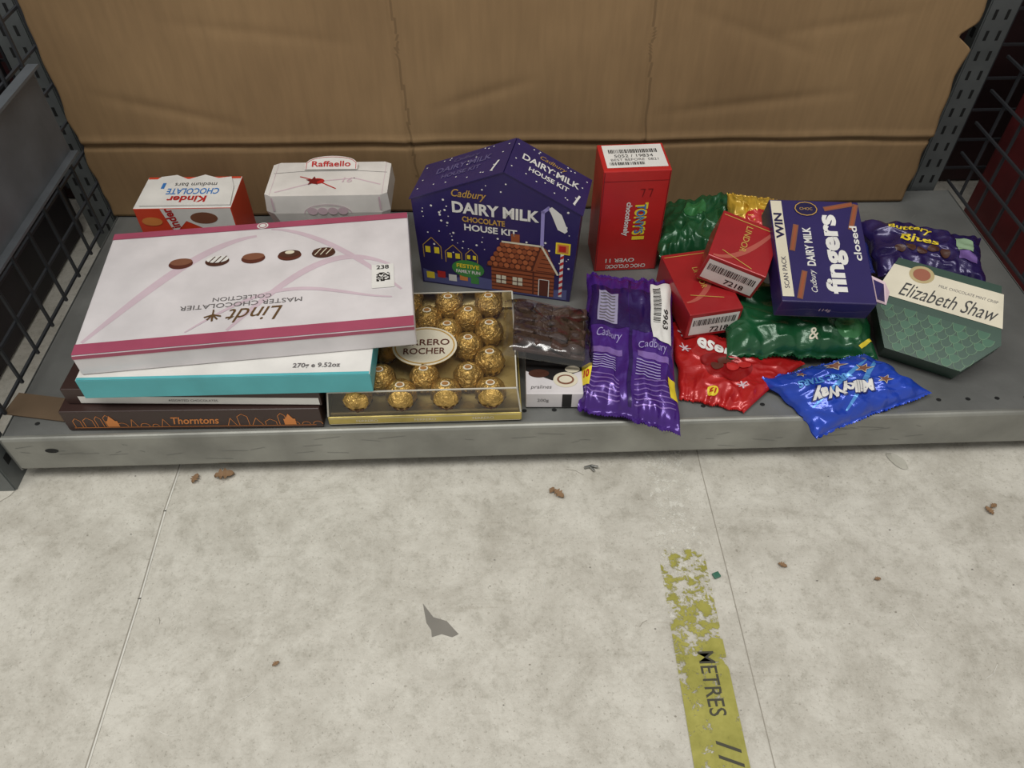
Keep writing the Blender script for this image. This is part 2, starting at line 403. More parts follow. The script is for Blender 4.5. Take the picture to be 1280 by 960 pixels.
b.v.extend([Vector(v) for v in vs]); b.mats=[CARD,CREASE_SHADE,mat('cardboard_edge',(156,128,94),.8)]
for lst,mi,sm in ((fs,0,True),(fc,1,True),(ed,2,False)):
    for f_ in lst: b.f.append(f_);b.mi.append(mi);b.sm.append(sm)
b.build('cardboard_sheet',SH0,srot)
b=B();b.box((.075,.030,.0012),(0,0,.0012),mat('kraft_scrap',(96,78,58),.8),bevel=0);b.build('cardboard_scrap',(-.497,.533,.0705),(0,0,-.15))
# ------------------------------------------------------------ boxes helper
def place(b,name,fl,size,rot,z0,extra=(0,0)):
    a=R(rot); c=Vector((fl[0],fl[1],0))+Vector((math.cos(a),math.sin(a),0))*size[0]/2+Vector((-math.sin(a),math.cos(a),0))*size[1]/2
    return b.build(name,(c.x,c.y,z0+size[2]/2),(extra[0],extra[1],a))
O=(0,0,0)
S=(.262,.19,.029); b=B(); b.box(S,O,BROWN)
f=faceframe(S,O,'-y')
dec(b,txt('Thorntons',.002,-.001,w=.048,h=.011,bold=.015,shear=.3),f,ORG)
rnd=random.Random(3); x=-.122
while x<.122:
    if abs(x)>.032:
        w=rnd.uniform(.006,.012);h=rnd.uniform(.004,.014)
        k=rnd.random()
        if k<.5: dec(b,line([(x,-.009),(x,-.009+h),(x+w/2,-.007+h+.002),(x+w,-.009+h),(x+w,-.009)],.0006),f,ORG)
        elif k<.75: dec(b,arc(x+w/2,-.009,w/2,.0006,0,180),f,ORG)
        else: dec(b,line([(x,-.009),(x+w*.5,.002),(x+w,-.009)],.0006),f,ORG)
        x+=w
    x+=.003
for cx in(-.083,.098):
    dec(b,rect(cx-.006,-.009,cx+.006,.000),f,ORG,1.5);dec(b,poly([(cx-.004,.000),(cx+.004,.000),(cx,.008)]),f,ORG,1.5)
dec(b,rect(-.124,-.0105,.124,-.0098),f,ORG)
place(b,'assorted_chocolate_box',(-.457,.5015),S,1.0,ST+.0016)
S=(.258,.185,.022); b=B(); b.box(S,O,BROWN,{'-y':BROWN})
f=faceframe(S,O,'-y');dec(b,rect(-.115,-.009,.127,.001),f,WHITE)
dec(b,txt('ASSORTED CHOCOLATES',0,-.004,w=.05),f,GREY,2)
place(b,'brown_chocolate_box',(-.450,.512),S,-.5,ST+.0312)
S=(.282,.165,.026); b=B(); b.box(S,O,TEAL,{'+z':WHITE})
f=faceframe(S,O,'+z')
dec(b,txt('270g e 9.52oz',.088,-.070,w=.046,bold=.02),f,GREY,2);dec(b,txt('made in a',.056,-.052,w=.03,shear=.2),f,PINK,2)
dec(b,rect(-.14,-.0825,.14,-.079),f,TEAL,1)
place(b,'teal_chocolate_box',(-.419,.4995),S,1.8,ST+.0536)
# big white/pink box
S=(.322,.19,.026); b=B(); b.box(S,O,BOXW,bevel=.0015)
f=faceframe(S,O,'+z')
dec(b,rect(-.1605,-.0945,.1605,-.080),f,PINK,2.5);dec(b,rect(-.1605,.084,.1605,.0945),f,PINK,2.5)
fy=faceframe(S,O,'-y');dec(b,rect(-.1605,.0085,.1605,.0128),fy,PINK,2)
def ribbon(pts,w):
    v=[];fcs=[];n_=len(pts)
    for i,(x,y) in enumerate(pts):
        a=Vector(pts[max(0,i-1)]);c_=Vector(pts[min(n_-1,i+1)]);d=(c_-a).normalized();ww=w*(.35+.65*math.sin(math.pi*(i/(n_-1))))
        v+=[(x-d.y*ww,y+d.x*ww),(x+d.y*ww,y-d.x*ww)]
    for i in range(n_-1): fcs.append([2*i,2*i+1,2*i+3,2*i+2])
    return (v,fcs)
PK2=mat('ribbon_pink_print',(200,180,189),.42)
T24=[i/24 for i in range(25)]
dec(b,ribbon([(-.155+.15*t,-.078+.15*math.sin(t*1.5)) for t in T24],.0055),f,PK2,.6)
dec(b,ribbon([(-.02+.16*t,-.078+.10*math.sin(t*2.2)) for t in T24],.0045),f,PK2,.9)
dec(b,ribbon([(.01+.14*t,.082-.12*t**1.6) for t in T24],.0035),f,PK2,1.2)
dec(b,ribbon([(-.06+.2*t,-.076+.05*t+.03*math.sin(4*t)) for t in T24],.0025),f,PK2,1.5)
g=lambda x,y,k=1:f(-x,-y,k)   # print is upside down
dec(b,txt('Lindt',-.004,.0575,w=.055,h=.020,bold=.0,shear=.4),g,mat('gold_dark_print',(104,78,48),.4,.2),2)
dec(b,txt('MASTER CHOCOLATIER',.010,.0405,w=.120,h=.0066),g,GREY,2);dec(b,txt('COLLECTION',.010,.0310,w=.058,h=.0060),g,GREY,2)
for i,(x,kind) in enumerate([(-.080,0),(-.0425,1),(-.005,0),(.033,2),(.069,1)]):
    y=.034; rx,ry=.0125,.0085
    dec(b,disc(x,y-.002,rx,ry),f,BRICKD if kind!=1 else CHOC,2);dec(b,disc(x,y+.001,rx*.92,ry*.7),f,CHOC2 if kind==0 else (WHITE if i==1 else CHOC),3)
    if kind==1:
        for j in (-1,0,1): dec(b,line([(x+j*.006-.003,y-.005),(x+j*.006+.003,y+.005)],.0012),f,CREAM if i>1 else CHOC,4)
    if kind==2: dec(b,disc(x,y+.003,.005,.003),f,CREAM,4)
dec(b,disc(.0,.0895,.0062,.0055),f,WHITE,3);dec(b,arc(0,.0895,.004,.001,0,360),f,PINK,4)
for i,a in enumerate((20,55,90,125,160)): dec(b,line([(-.036,-.054),(-.036+.008*math.cos(R(a-180)),-.054+.008*math.sin(R(a-180)))],.0018),f,mat('gold_dark_print',(104,78,48)),3+.1*i)
dec(b,line([(-.036,-.063),(-.036,-.047)],.0015),f,mat('gold_dark_print',(104,78,48)),3.8)
dec(b,rect(.120,-.034,.143,.004),f,WHITE,3);dec(b,txt('238',.1315,-.001,w=.013,bold=.02),f,BLACK,4)
rq=random.Random(9)
for i in range(10):
    for j in range(10):
        if rq.random()<.55: dec(b,rect(.1248+i*.0014,-.024+j*.0014,.1248+i*.0014+.0014,-.024+j*.0014+.0014),f,BLACK,4)
place(b,'chocolate_gift_box',(-.414,.506),S,7.4,ST+.0802)
# small bars carton
S=(.114,.066,.096); b=B(); KR=mat('orange_red_card',(204,66,40),.35)
b.box(S,O,KR,{'+z':WHITE})
f=faceframe(S,O,'+z')
pts=[(-.050,-.030),(.056,-.030),(.052,.008),(.045,.029),(.030,.026),(.012,.034),(-.006,.024),(-.022,.034),(-.040,.030),(-.050,.014)]
fz=lambda x,y,z:Vector((x,y,S[2]/2+z))
prism(b,pts,.0004,.0022,WHITE,ftop=fz)
f2=lambda x,y,k=1:f(x,y,k)+Vector((0,0,.0022)); g=lambda x,y,k=1:f2(-x,-y,k)
dec(b,txt('Kinder',-.002,.018,w=.046,h=.013,bold=.03),g,RED,1);dec(b,txt('CHOCOLATE',-.006,.002,w=.062,h=.0125,bold=.02),g,BLUEP,1);dec(b,txt('medium bars',-.006,-.012,w=.05,h=.008),g,BLACK,1)
dec(b,rect(-.034,.004,-.030,.016),f2,BLUEP,1)
dec(b,rect(-.056,.028,.056,.032),f,KR,1)
f=faceframe(S,O,'-y')
dec(b,poly([(-.026,.047),(.056,.047),(.056,.022),(.03,.012),(0,.03),(-.018,.012)]),f,WHITE);dec(b,txt('Kinder',-.016,.030,w=.036,h=.012,rot=100,bold=.03),f,RED,2)
dec(b,disc(.022,.034,.016,.008),f,CHOC2,2);dec(b,disc(-.040,.03,.012,.006),f,ORG,2)
place(b,'chocolate_bar_carton',(-.443,.757),S,1.5,ST+.0006)
# coconut sweets box (flared)
b=B(); w0,d0,w1,d1,H=.055,.028,.074,.038,.104
def ring8(w,d,z,c=.018): return [(-w+c,-d,z),(w-c,-d,z),(w,-d+c*.6,z),(w,d-c*.6,z),(w-c,d,z),(-w+c,d,z),(-w,d-c*.6,z),(-w,-d+c*.6,z)]
r0=ring8(w0,d0,0);r1=ring8(w1,d1,H*.78,.010);r2=ring8(w1-.002,d1-.002,H,.008)
vs=r0+r1+r2
RW=mat('white_gloss_board',(214,210,205),.3)
b.add(vs,[[i,(i+1)%8,8+(i+1)%8,8+i] for i in range(8)]+[[8+i,8+(i+1)%8,16+(i+1)%8,16+i] for i in range(8)]+[list(range(8))[::-1],list(range(16,24))],RW)
f=lambda x,y,k=1:Vector((x,y,H+.0003*k))
dec(b,disc(-.014,-.006,.009,.006),f,RED,2);dec(b,star(-.018,-.006,.010,5),f,DRED,3)
dec(b,line([(-.06,-.028),(-.012,-.006),(.03,.000),(.062,-.014)],.0018),f,PINKL,1);dec(b,line([(-.035,.004),(-.012,-.006),(.01,-.022)],.0016),f,RED,1.5)
dec(b,txt('16',.022,-.004,w=.012,shear=.2),f,PINKL,2)
dec(b,line([(-.068,.012),(-.034,.016),(.034,.016),(.068,.012)],.0006),f,GREY,1)
for i in (-1,1): dec(b,line([(i*.066,-.034),(i*.066,.034)],.0005),f,PINKL,1.2)
arc_pts=[(-.032,0),(.032,0),(.032,.010)]+[(.030*math.cos(R(a)),.012+.012*math.sin(R(a))) for a in range(10,171,16)]+[(-.032,.010)]
tb=lambda x,z,k=1:Vector((x,.017+z*.80,H+.002+z*.28))+Vector((0,-.33,.94))*(.0003*k)
b.add([tb(x,z,0) for x,z in arc_pts],[list(range(len(arc_pts)))],RW)
b.add([tb(x,z,-4) for x,z in arc_pts],[list(range(len(arc_pts)))[::-1]],RW)
dec(b,line([(-.03,.001),(-.03,.0115)]+[(.0285*math.cos(R(a)),.0115+.0105*math.sin(R(a))) for a in range(170,9,-16)]+[(.03,.0115),(.03,.001)],.0007),tb,RED,1)
dec(b,txt('Raffaello',0,.0095,w=.047,h=.010,bold=.015),tb,RED,2)
ffn=lambda x,z,k=1:Vector((x,-.0382-.0003*k,z))
dec(b,arc(0,.081,.028,.001,0,180,ry=.012),ffn,PINKL,1)
for i in range(4): dec(b,disc(-.018+.012*i,.084,.006,.005),ffn,PINKL,1+.2*i)
for sx in(-1,1): dec(b,rect(sx*.063-.001,.085,sx*.063+.001,.103),ffn,PINKL,1)
b.build('coconut_sweets_box',(-.220,.808,ST+.0006),(0,0,R(1.5)))
# ------------------------------------------------------------ house kit box
b=B(); W_=.184; D_=.070; E=.122; A=.168
fp=[(-W_/2,0),(W_/2,0),(W_/2+.006,E+.004),(.012,A),(-W_/2-.004,E-.002)]
vs=[(x,-D_/2,z) for x,z in fp]+[(x*.97,D_/2,z) for x,z in fp]
b.add(vs,[[0,1,2,3,4],[9,8,7,6,5],[1,0,5,6]],PURP); b.add(vs,[[2,1,6,7],[0,4,9,5]],PURP)
def roofpanel(p0,p1):
    a=Vector((p0[0],0,p0[1]));c_=Vector((p1[0],0,p1[1]));d=(c_-a).normalized();nn=Vector((-d.z,0,d.x))
    if nn.z<0: nn=-nn
    a=a-d*.002
    q=[a+Vector((0,-D_/2-.001,0)),c_+Vector((0,-D_/2-.001,0)),c_+Vector((0,D_/2,0)),a+Vector((0,D_/2,0))]
    q2=[v+nn*.0014 for v in q]; q=[v+nn*.0002 for v in q]
    vs=q+q2; b.add(vs,[[4,5,6,7],[3,2,1,0],[0,1,5,4],[1,2,6,5],[2,3,7,6],[3,0,4,7]],PURP)
    L_=(c_-a).length
    return (lambda x,y,k=1:(a+c_)/2+d*x+Vector((0,1,0))*y+nn*(.0014+.0003*k)),L_
frL,LL=roofpanel(fp[4],fp[3])
frR_,LR=roofpanel(fp[2],fp[3]); frR=lambda x,y,k=1:frR_(-x,y,k)
LIL=mat('lilac_shade_print',(92,84,126),.5)  # left roof lettering: shade painted into the print colour; also a plain lilac line
for fr,L_ in ((frL,LL),(frR,LR)):
    dec(b,txt('Cadbury',0,.022,w=.034,shear=.3),fr,GOLDP if fr is frR else LIL,2)
    dec(b,txt('DAIRY MILK',0,.008,w=.072,h=.011,bold=.02),fr,WHITE if fr is frR else LIL,2)
    dec(b,txt('HOUSE KIT',0,-.008,w=.05,h=.008,bold=.02),fr,WHITE if fr is frR else LIL,2)
    rr=random.Random(5)
    for i in range(22): dec(b,disc(rr.uniform(-L_*.46,L_*.46),rr.uniform(-.034,.034),.0010,n=8),fr,WHITE,1)
    dec(b,line([(L_*.36,-.026),(L_*.40,-.008)],.0025),fr,WHITE,2)
f=lambda x,z,k=1:Vector((x,-D_/2-.0003*k,z))
rr=random.Random(11)
for i in range(150):
    x=rr.uniform(-.086,.09);z=rr.uniform(.05,A)
    top=E+(A-E)*(1-abs(x-.012)/.1)-.006
    if z<top and not(-.05<x<.075 and .083<z<.14): dec(b,disc(x,z,rr.choice([.0007,.0010,.0014]),n=8),f,WHITE,1)
dec(b,txt('Cadbury',-.028,.134,w=.040,h=.013,shear=.35,bold=.01),f,GOLDP,2)
dec(b,txt('DAIRY MILK',.002,.117,w=.100,h=.015,bold=.035),f,WHITE,2)
dec(b,txt('CHOCOLATE',-.012,.102,w=.050,h=.0075,bold=.03),f,GOLDP,2)
dec(b,txt('HOUSE KIT',-.004,.091,w=.062,h=.009,bold=.03),f,WHITE,2)
dec(b,line([(.056,.07),(.056,.124),(.062,.130),(.068,.124)],.004),f,mat('lilac_print',(150,140,200),.4),2)
dec(b,ribbon([(.064,.131),(.072,.121),(.078,.106),(.083,.101)],.006),f,WHITE,2.5)
for cx,cz,w,h in((-.076,.055,.022,.03),(-.050,.05,.02,.026),(-.028,.05,.014,.02)):
    dec(b,line([(cx-w/2,cz-h/2),(cx-w/2,cz+h*.1),(cx,cz+h/2),(cx+w/2,cz+h*.1),(cx+w/2,cz-h/2)],.001),f,GOLDP,2)
    for dx in(-.25,.25):
        dec(b,rect(cx+dx*w-w*.14,cz-h*.25,cx+dx*w+w*.14,cz+h*.05),f,YEL,2)
dec(b,poly([(-.090,.002),(.088,.002),(.088,.018),(.05,.012),(-.02,.02),(-.06,.012),(-.090,.022)]),f,mat('lilac_blue_print',(84,86,136),.5),1.4)
for i in range(5): dec(b,rect(-.086+i*.014,.008+.003*(i%2),-.076+i*.014,.018+.003*(i%2)),f,[YEL,RED,WHITE,ORG,GREENP][i],2)
dec(b,disc(-.033,.030,.020,.013),f,GREENP,2.4);dec(b,txt('FESTIVE',-.033,.034,w=.028,h=.006,bold=.03),f,YEL,3);dec(b,txt('FAMILY FUN',-.033,.0255,w=.030,h=.005,bold=.03),f,WHITE,3)
hx,hz=.032,.004
dec(b,rect(hx-.036,hz,hx+.04,hz+.040),f,BRICKD,2)
for j in range(7): dec(b,rect(hx-.036,hz+.001+j*.0057,hx+.014,hz+.005+j*.0057),f,BRICK,3)
for j in range(7): dec(b,rect(hx+.016,hz+.001+j*.0057,hx+.04,hz+.005+j*.0057),f,BRICK,3)
dec(b,poly([(hx-.042,hz+.036),(hx+.014,hz+.036),(hx+.024,hz+.074),(hx-.022,hz+.074)]),f,BRICKD,3.4)
for r_ in range(5):
    t=r_/5.0; z=hz+.037+r_*.0075; xa=hx-.041+.02*t*1.0; xb=hx+.013+.010*t
    for i in range(8):
        xx=xa+(xb-xa)*(i+.5)/8; dec(b,disc(xx,z+.003,.0031,.0036,10),f,mat('roof_biscuit_print',(172,96,58),.5) if (i+r_)%2 else BRICK,4+.1*(i%2))
dec(b,poly([(hx+.014,hz+.036),(hx+.044,hz+.036),(hx+.03,hz+.07),(hx+.024,hz+.074)]),f,BRICK,3.6)
for j in range(5): dec(b,rect(hx+.018+.002*j,hz+.037+j*.006,hx+.042-.002*j,hz+.038+j*.006),f,BRICKD,4)
dec(b,line([(hx-.022,hz+.074),(hx+.024,hz+.074),(hx+.044,hz+.036)],.0025),f,CREAM,5)
dec(b,rect(hx+.022,hz+.001,hx+.034,hz+.026),f,BRICKD,5);dec(b,line([(hx+.022,hz+.001),(hx+.022,hz+.026),(hx+.034,hz+.026),(hx+.034,hz+.001)],.001),f,WHITE,6)
for cx in(hx-.024,hx-.004): 
    dec(b,rect(cx-.006,hz+.012,cx+.006,hz+.024),f,CREAM,5);dec(b,line([(cx,hz+.012),(cx,hz+.024)],.001),f,BRICKD,6);dec(b,line([(cx-.006,hz+.018),(cx+.006,hz+.018)],.001),f,BRICKD,6.3)
dec(b,rect(hx-.012,hz+.072,hx-.002,hz+.086),f,BRICK,2)
cx=.080
dec(b,rect(cx-.002,.006,cx+.002,.07),f,WHITE,2)
for j in range(7): dec(b,poly([(cx-.002,.008+j*.009),(cx+.002,.011+j*.009),(cx+.002,.015+j*.009),(cx-.002,.012+j*.009)]),f,RED,3)
dec(b,rect(cx-.008,.07,cx+.009,.086),f,YEL,2.2);dec(b,rect(cx-.006,.072,cx+.007,.084),f,ORG,3);dec(b,rect(cx-.004,.074,cx+.004,.082),f,RED,4)
a=R(-12); hc=Vector((-.1105,.741,0))+Vector((math.cos(a),math.sin(a),0))*W_/2+Vector((-math.sin(a),math.cos(a),0))*D_/2
b.build('chocolate_house_kit_box',(hc.x,hc.y,ST+.0006),(0,0,a))
# ------------------------------------------------------------ tall red box
S=(.078,.058,.143); b=B(); b.box(S,O,RED,bevel=.0012)
f=faceframe(S,O,'+z');dec(b,rect(-.034,-.022,.036,.026),f,WHITE,1);barcode(b,f,0,.012,.056,.008,k=2);dec(b,txt('5052 / 19834',0,.002,w=.045),f,BLACK,2);dec(b,txt('BEST BEFORE  0821',0,-.006,w=.055),f,GREY,2);barcode(b,f,-.01,-.014,.04,.006)
f=faceframe(S,O,'-y')
dec(b,txt('TONY\'S',.010,.006,w=.046,h=.016,rot=-90,bold=.05),f,YEL,2);dec(b,txt('TONY\'S',.010,.006,w=.041,h=.011,rot=-90,bold=.02),f,BLUEP,3)
dec(b,txt('chocolonely',-.006,.006,w=.048,h=.009,rot=-90,bold=.03),f,WHITE,2)
dec(b,rect(.003,-.024,.018,-.019),f,YEL,2);dec(b,txt('OVER 11',-.008,-.055,w=.036,h=.006,bold=.02,rot=180),f,WHITE,2);dec(b,txt("CHOC O'CLOCK!",-.0,-.0645,w=.05,h=.006,bold=.02,rot=180),f,WHITE,2)
dec(b,line([(.006,.047),(.011,.047),(.009,.037)],.0010),f,DRED,2);dec(b,line([(.015,.047),(.020,.047),(.018,.037)],.0010),f,DRED,2)
for sx in(-1,1): dec(b,rect(sx*.0375-.0004,-.07,sx*.0375+.0004,.07),f,DRED)
dec(b,rect(-.038,.058,.038,.0585),f,DRED,1.3)
place(b,'chocolate_carton',(.1035,.760),S,4,ST+.0006)
# ------------------------------------------------------------ gold ball chocolates in clear box
GOLD=mat('gold_foil',(210,172,98),.32,.7,.25,.9,260,nscale=120)
CUP=mat('brown_paper_cup',(92,58,38),.7)
GB=mat('gold_base',(190,170,92),.35,.25,.15,.15,80)
def clear(name,tint=(1,1,1),refl=.10,rough=.12):
    m=bpy.data.materials.new(name);m.use_nodes=True;nt=m.node_tree;n=nt.nodes;l=nt.links
    n.remove(n['Principled BSDF']);t=n.new('ShaderNodeBsdfTransparent');t.inputs[0].default_value=tint+(1,)
    g=n.new('ShaderNodeBsdfGlossy');g.inputs['Roughness'].default_value=rough;mx=n.new('ShaderNodeMixShader')
    fz=n.new('ShaderNodeFresnel');fz.inputs['IOR'].default_value=1.5;ad=n.new('ShaderNodeMath');ad.operation='ADD';ad.inputs[1].default_value=refl;l.new(fz.outputs[0],ad.inputs[0])
    l.new(ad.outputs[0],mx.inputs[0]);l.new(t.outputs[0],mx.inputs[1]);l.new(g.outputs[0],mx.inputs[2]);l.new(mx.outputs[0],n['Material Output'].inputs['Surface']);return m
CLR=clear('clear_plastic',(.97,.97,.96),.05)
b=B(); FW,FD=.200,.158
b.box((FW,FD,.012),(0,0,.006),GB,bevel=.0015)
b.box((FW-.006,FD-.006,.004),(0,0,.0142),mat('gold_tray',(190,166,106),.35,.35,.2,.3,90),bevel=.001)
f=lambda x,z,k=1:Vector((x,-FD/2-.0003*k,z))
for i in range(3): dec(b,txt('FERRERO',-.06+.06*i,.006,w=.022),f,CREAM,1)
dec(b,rect(-.098,.0100,.098,.0106),f,CREAM);dec(b,rect(-.098,.0014,.098,.002),f,CREAM)
def ball(b,cx,cy,cz,r,seed):
    vs=[];fs=[];NU,NV_=28,16
    for j in range(NV_+1):
        th=math.pi*j/NV_
        for i in range(NU):
            ph=2*math.pi*i/NU
            d=Vector((math.sin(th)*math.cos(ph),math.sin(th)*math.sin(ph),math.cos(th)))
            rr_=r*(1+.06*noise.noise(d*3.2+Vector((seed,0,0)))+.06*abs(noise.noise(d*8+Vector((seed,3,0)))))
            vs.append((cx+d.x*rr_,cy+d.y*rr_,cz+d.z*rr_))
    for j in range(NV_):
        for i in range(NU): fs.append([j*NU+i,(j+1)*NU+i,(j+1)*NU+(i+1)%NU,j*NU+(i+1)%NU])
    b.add(vs,fs,GOLD,True)
    vs=[];fs=[];N=28
    for j,(rr_,z) in enumerate(((.0105,.0162),(.0158,.0265))):
        for i in range(N):
            q_=rr_*(1+(.05 if i%2 else -.05)); vs.append((cx+q_*math.cos(2*math.pi*i/N),cy+q_*math.sin(2*math.pi*i/N),z))
    for i in range(N): fs.append([i,(i+1)%N,N+(i+1)%N,N+i])
    b.add(vs,fs,CUP)
    fs_=lambda x,y,k=1:Vector((cx+x,cy+y-.002,cz+math.sqrt(max(0,(r*1.06)**2-x*x-(y-.002)**2))+.0004*k))
    dec(b,disc(0,0,.0048,.0034,14),fs_,CREAM,1);dec(b,disc(0,0,.0034,.0022,12),fs_,mat('brown_gold_print',(150,104,50),.5),2)
sd=0
for r_ in range(7):
    y=-.066+r_*.0222; k=4 if r_%2==0 else 3
    for i in range(k):
        x=(i-(k-1)/2)*.0455
        if abs(x)<.026 and abs(y+.012)<.02 : continue
        ball(b,x,y,.031,.0158,sd*3.7); sd+=1
fh=.045; w,d=FW/2-.001,FD/2-.001; w1,d1=w-.004,d-.004
vs=[(-w,-d,.0125),(w,-d,.0125),(w,d,.0125),(-w,d,.0125),(-w1,-d1,fh),(w1,-d1,fh),(w1,d1,fh),(-w1,d1,fh)]
b.add(vs,[[0,1,5,4],[1,2,6,5],[2,3,7,6],[3,0,4,7],[4,5,6,7]],CLR)
for p0,p1 in ((4,5),(5,6),(6,7),(7,4),(0,4),(1,5),(2,6),(3,7)):
    a_=Vector(vs[p0]);c_=Vector(vs[p1]);d_=(c_-a_);mid=(a_+c_)/2
    M=Matrix.Translation(mid)@d_.to_track_quat('X','Z').to_matrix().to_4x4()
    b.box((d_.length,.0012,.0012),(0,0,0),mat('plastic_rim',(200,196,184),.25,0),bevel=0,M=M)
prism(b,[(.034*math.cos(R(a_*10)),-.012+.029*math.sin(R(a_*10))) for a_ in range(36)],fh+.0003,fh+.0012,GOLDP,mtop=CREAM)
f=lambda x,y,k=1:Vector((x,y-.012,fh+.0013+.0003*k))
dec(b,arc(0,0,.031,.0014,0,360,36,ry=.026),f,GOLDP,1)
dec(b,txt('FERRERO',0,.005,w=.052,h=.009,bold=.01),f,BRICKD,1.5);dec(b,txt('ROCHER',0,-.008,w=.044,h=.009,bold=.01),f,BRICKD,1.5)
b.build('hazelnut_praline_box',Vector((-.0925,.590,ST+.0026)),(0,0,R(2)))
# ------------------------------------------------------------ praline box & clear pack
S=(.060,.125,.022); b=B(); b.box(S,O,BOXW,{'-y':BOXW})
f=faceframe(S,O,'+z')
dec(b,poly([(-.030,-.030),(-.002,-.044),(.030,-.030),(.030,.05),(-.030,.05)]),f,BLACK)
dec(b,disc(.012,-.043,.013,.011),f,CREAM,2);dec(b,disc(.012,-.043,.009,.007),f,CHOC2,3);dec(b,disc(.012,-.043,.007,.005),f,CREAM,4)
dec(b,disc(-.016,-.034,.011,.006),f,CHOC,2);dec(b,disc(.02,-.028,.008,.005),f,CREAM,2.5)
dec(b,txt('pralines',-.014,-.054,w=.022,shear=.2),f,GREY,2)
f=faceframe(S,O,'-y');dec(b,rect(.008,-.010,.018,.010),f,BLACK);dec(b,txt('200g',-.012,0,w=.012),f,GREY)
place(b,'praline_box',(.0145,.532),S,0,ST+.0026)
b=B(); BAG=clear('clear_bag',(.90,.88,.87),.07,.14)
rr=random.Random(2)
DCH=mat('dark_chocolate',(76,56,50),.4,bump=.5,bscale=150)
b.box((.078,.07,.005),(0,0,.0035),DCH,bevel=.002)
for i in range(4):
    for j in range(4):
        M=Matrix.Translation((-.029+i*.0195+rr.uniform(-.003,.003),-.026+j*.0172+rr.uniform(-.003,.003),.009+.002*rr.random()))@Euler((rr.uniform(-.4,.4),rr.uniform(-.4,.4),rr.uniform(-.5,.5))).to_matrix().to_4x4()
        b.box((rr.uniform(.018,.024),rr.uniform(.013,.017),.007),(0,0,0),DCH,bevel=.0015,M=M,seg=1)
vs=[];fs=[];N=30
for j in range(N+1):
    for i in range(N+1):
        u=i/N*2-1;v=j/N*2-1
        h=.0175*((1-abs(u)**5)*(1-abs(v)**5))**.5+.003*noise.noise(Vector((u*4,v*4,3)))
        vs.append((u*.050,v*.043,max(.0008,h)))
for j in range(N):
    for i in range(N): a_=j*(N+1)+i; fs.append([a_,a_+1,a_+N+2,a_+N+1])
b.add(vs,fs,BAG,True)
b.build('dark_chocolate_pack',(.0395,.606,.1085),(0,R(10),R(-2)))
# ------------------------------------------------------------ bags
def edge_y(x): return SY+x*math.tan(TILT)
class Bag:
    def __init__(s,c,T,Tb,seed,wr=.004,fr=3.0,pw=3.0,crimp=.06,hang=False):
        s.c=[Vector(q) for q in c]; s.T=T;s.Tb=Tb;s.seed=seed;s.wr=wr;s.fr=fr;s.pw=pw;s.crimp=crimp;s.hang=hang
        n_=(s.c[1]-s.c[0]).cross(s.c[3]-s.c[0]); s.n=n_.normalized()
        if s.n.z<0: s.n=-s.n
    def base(s,u,v):
        a,b_,c,d=s.c; p=(u+1)/2;q=(v+1)/2
        k=1-.035*(1-u*u); k2=1-.05*(1-v*v)
        p=.5+(p-.5)*k2; q=.5+(q-.5)*k
        P=a*(1-p)*(1-q)+b_*p*(1-q)+c*p*q+d*(1-p)*q
        w=.004*noise.noise(Vector((u*2.5+s.seed,v*2.5,0)))
        z_=.0010*(1 if int((u+1)*42)%2 else -1)*(abs(v)>.985)
        return P+Vector((w,w+z_,0))
    def pt(s,u,v,k=0,side=1):
        P=s.base(u,v)
        vv=min(1,abs(v)/(1-s.crimp))
        e=max(0,(1-abs(u)**s.pw))**.55*max(0,(1-vv**s.pw))**.55
        h=(s.T if side>0 else -s.Tb)*e
        def rid(x,y,z): return 1-abs(noise.noise(Vector((x,y,z))))*2.6
        w=rid(u*s.fr+s.seed,v*s.fr*.7,side)
        w2=rid(u*s.fr*1.3+v*.9+s.seed*2,v*s.fr*1.4-u,5*side)
        rad=noise.noise(Vector((u*8+s.seed,abs(v)*.8,2)))*abs(v)**2
        ee=e**.5
        h+=s.wr*(w*.7*ee+(w2-.5)*.5*ee+rad*1.2)*(1 if side>0 else .4)
        P=P+s.n*h
        if side>0: P=P+s.n*.0007
        inside=P.y>edge_y(P.x)
        lim=ST+.0026+(.001 if side>0 else 0)
        if inside or not s.hang: P.z=max(P.z,lim)
        return P+s.n*(.0005*k)
    def mesh(s,b,m,m2=None,N=84):
        for side in(1,-1):
            vs=[];fs=[]
            for j in range(N+1):
                for i in range(N+1): vs.append(s.pt(i/N*2-1,j/N*2-1,0,side))
            for j in range(N):
                for i in range(N):
                    a_=j*(N+1)+i; q=[a_,a_+1,a_+N+2,a_+N+1]; fs.append(q if side>0 else q[::-1])
            b.add(vs,fs,m if side>0 else (m2 or m),True)
    def fr_(s): return lambda x,y,k=1:s.pt(max(-1,min(1,x)),max(-1,min(1,y)),k,1)
def C(*c): return c
ST_=.04
PF=foil('purple_foil',(74,38,128),.22,.3); PFD=foil('dark_purple_foil',(46,25,86),.25,.25); PFL=foil('lilac_foil',(138,108,180),.25,.35)
b=B(); g=Bag(C((.066,.519,.082),(.172,.490,.078),(.187,.694,.110),(.088,.709,.110)),.014,.005,2.2,.0040,2.6,5)
g.mesh(b,PF); F=g.fr_()
for x0_,x1_ in ((-.92,-.05),(.03,.92)):
    dec(b,rect(x0_,.10,x1_,.72),F,PFD,1,ST_)
    dec(b,rect(x0_+.1,-.28,x1_-.1,-.20),F,PFL,1,ST_)
dec(b,rect(-.04,-.9,.03,.9),F,PFD,1.4,ST_)
LT=mat('lilac_text_print',(160,148,194),.4)
for cx in (-.5,.4):
    for j in range(6): dec(b,rect(cx-.30,-.50+j*.035,cx+.22,-.488+j*.035),F,LT,2,ST_)
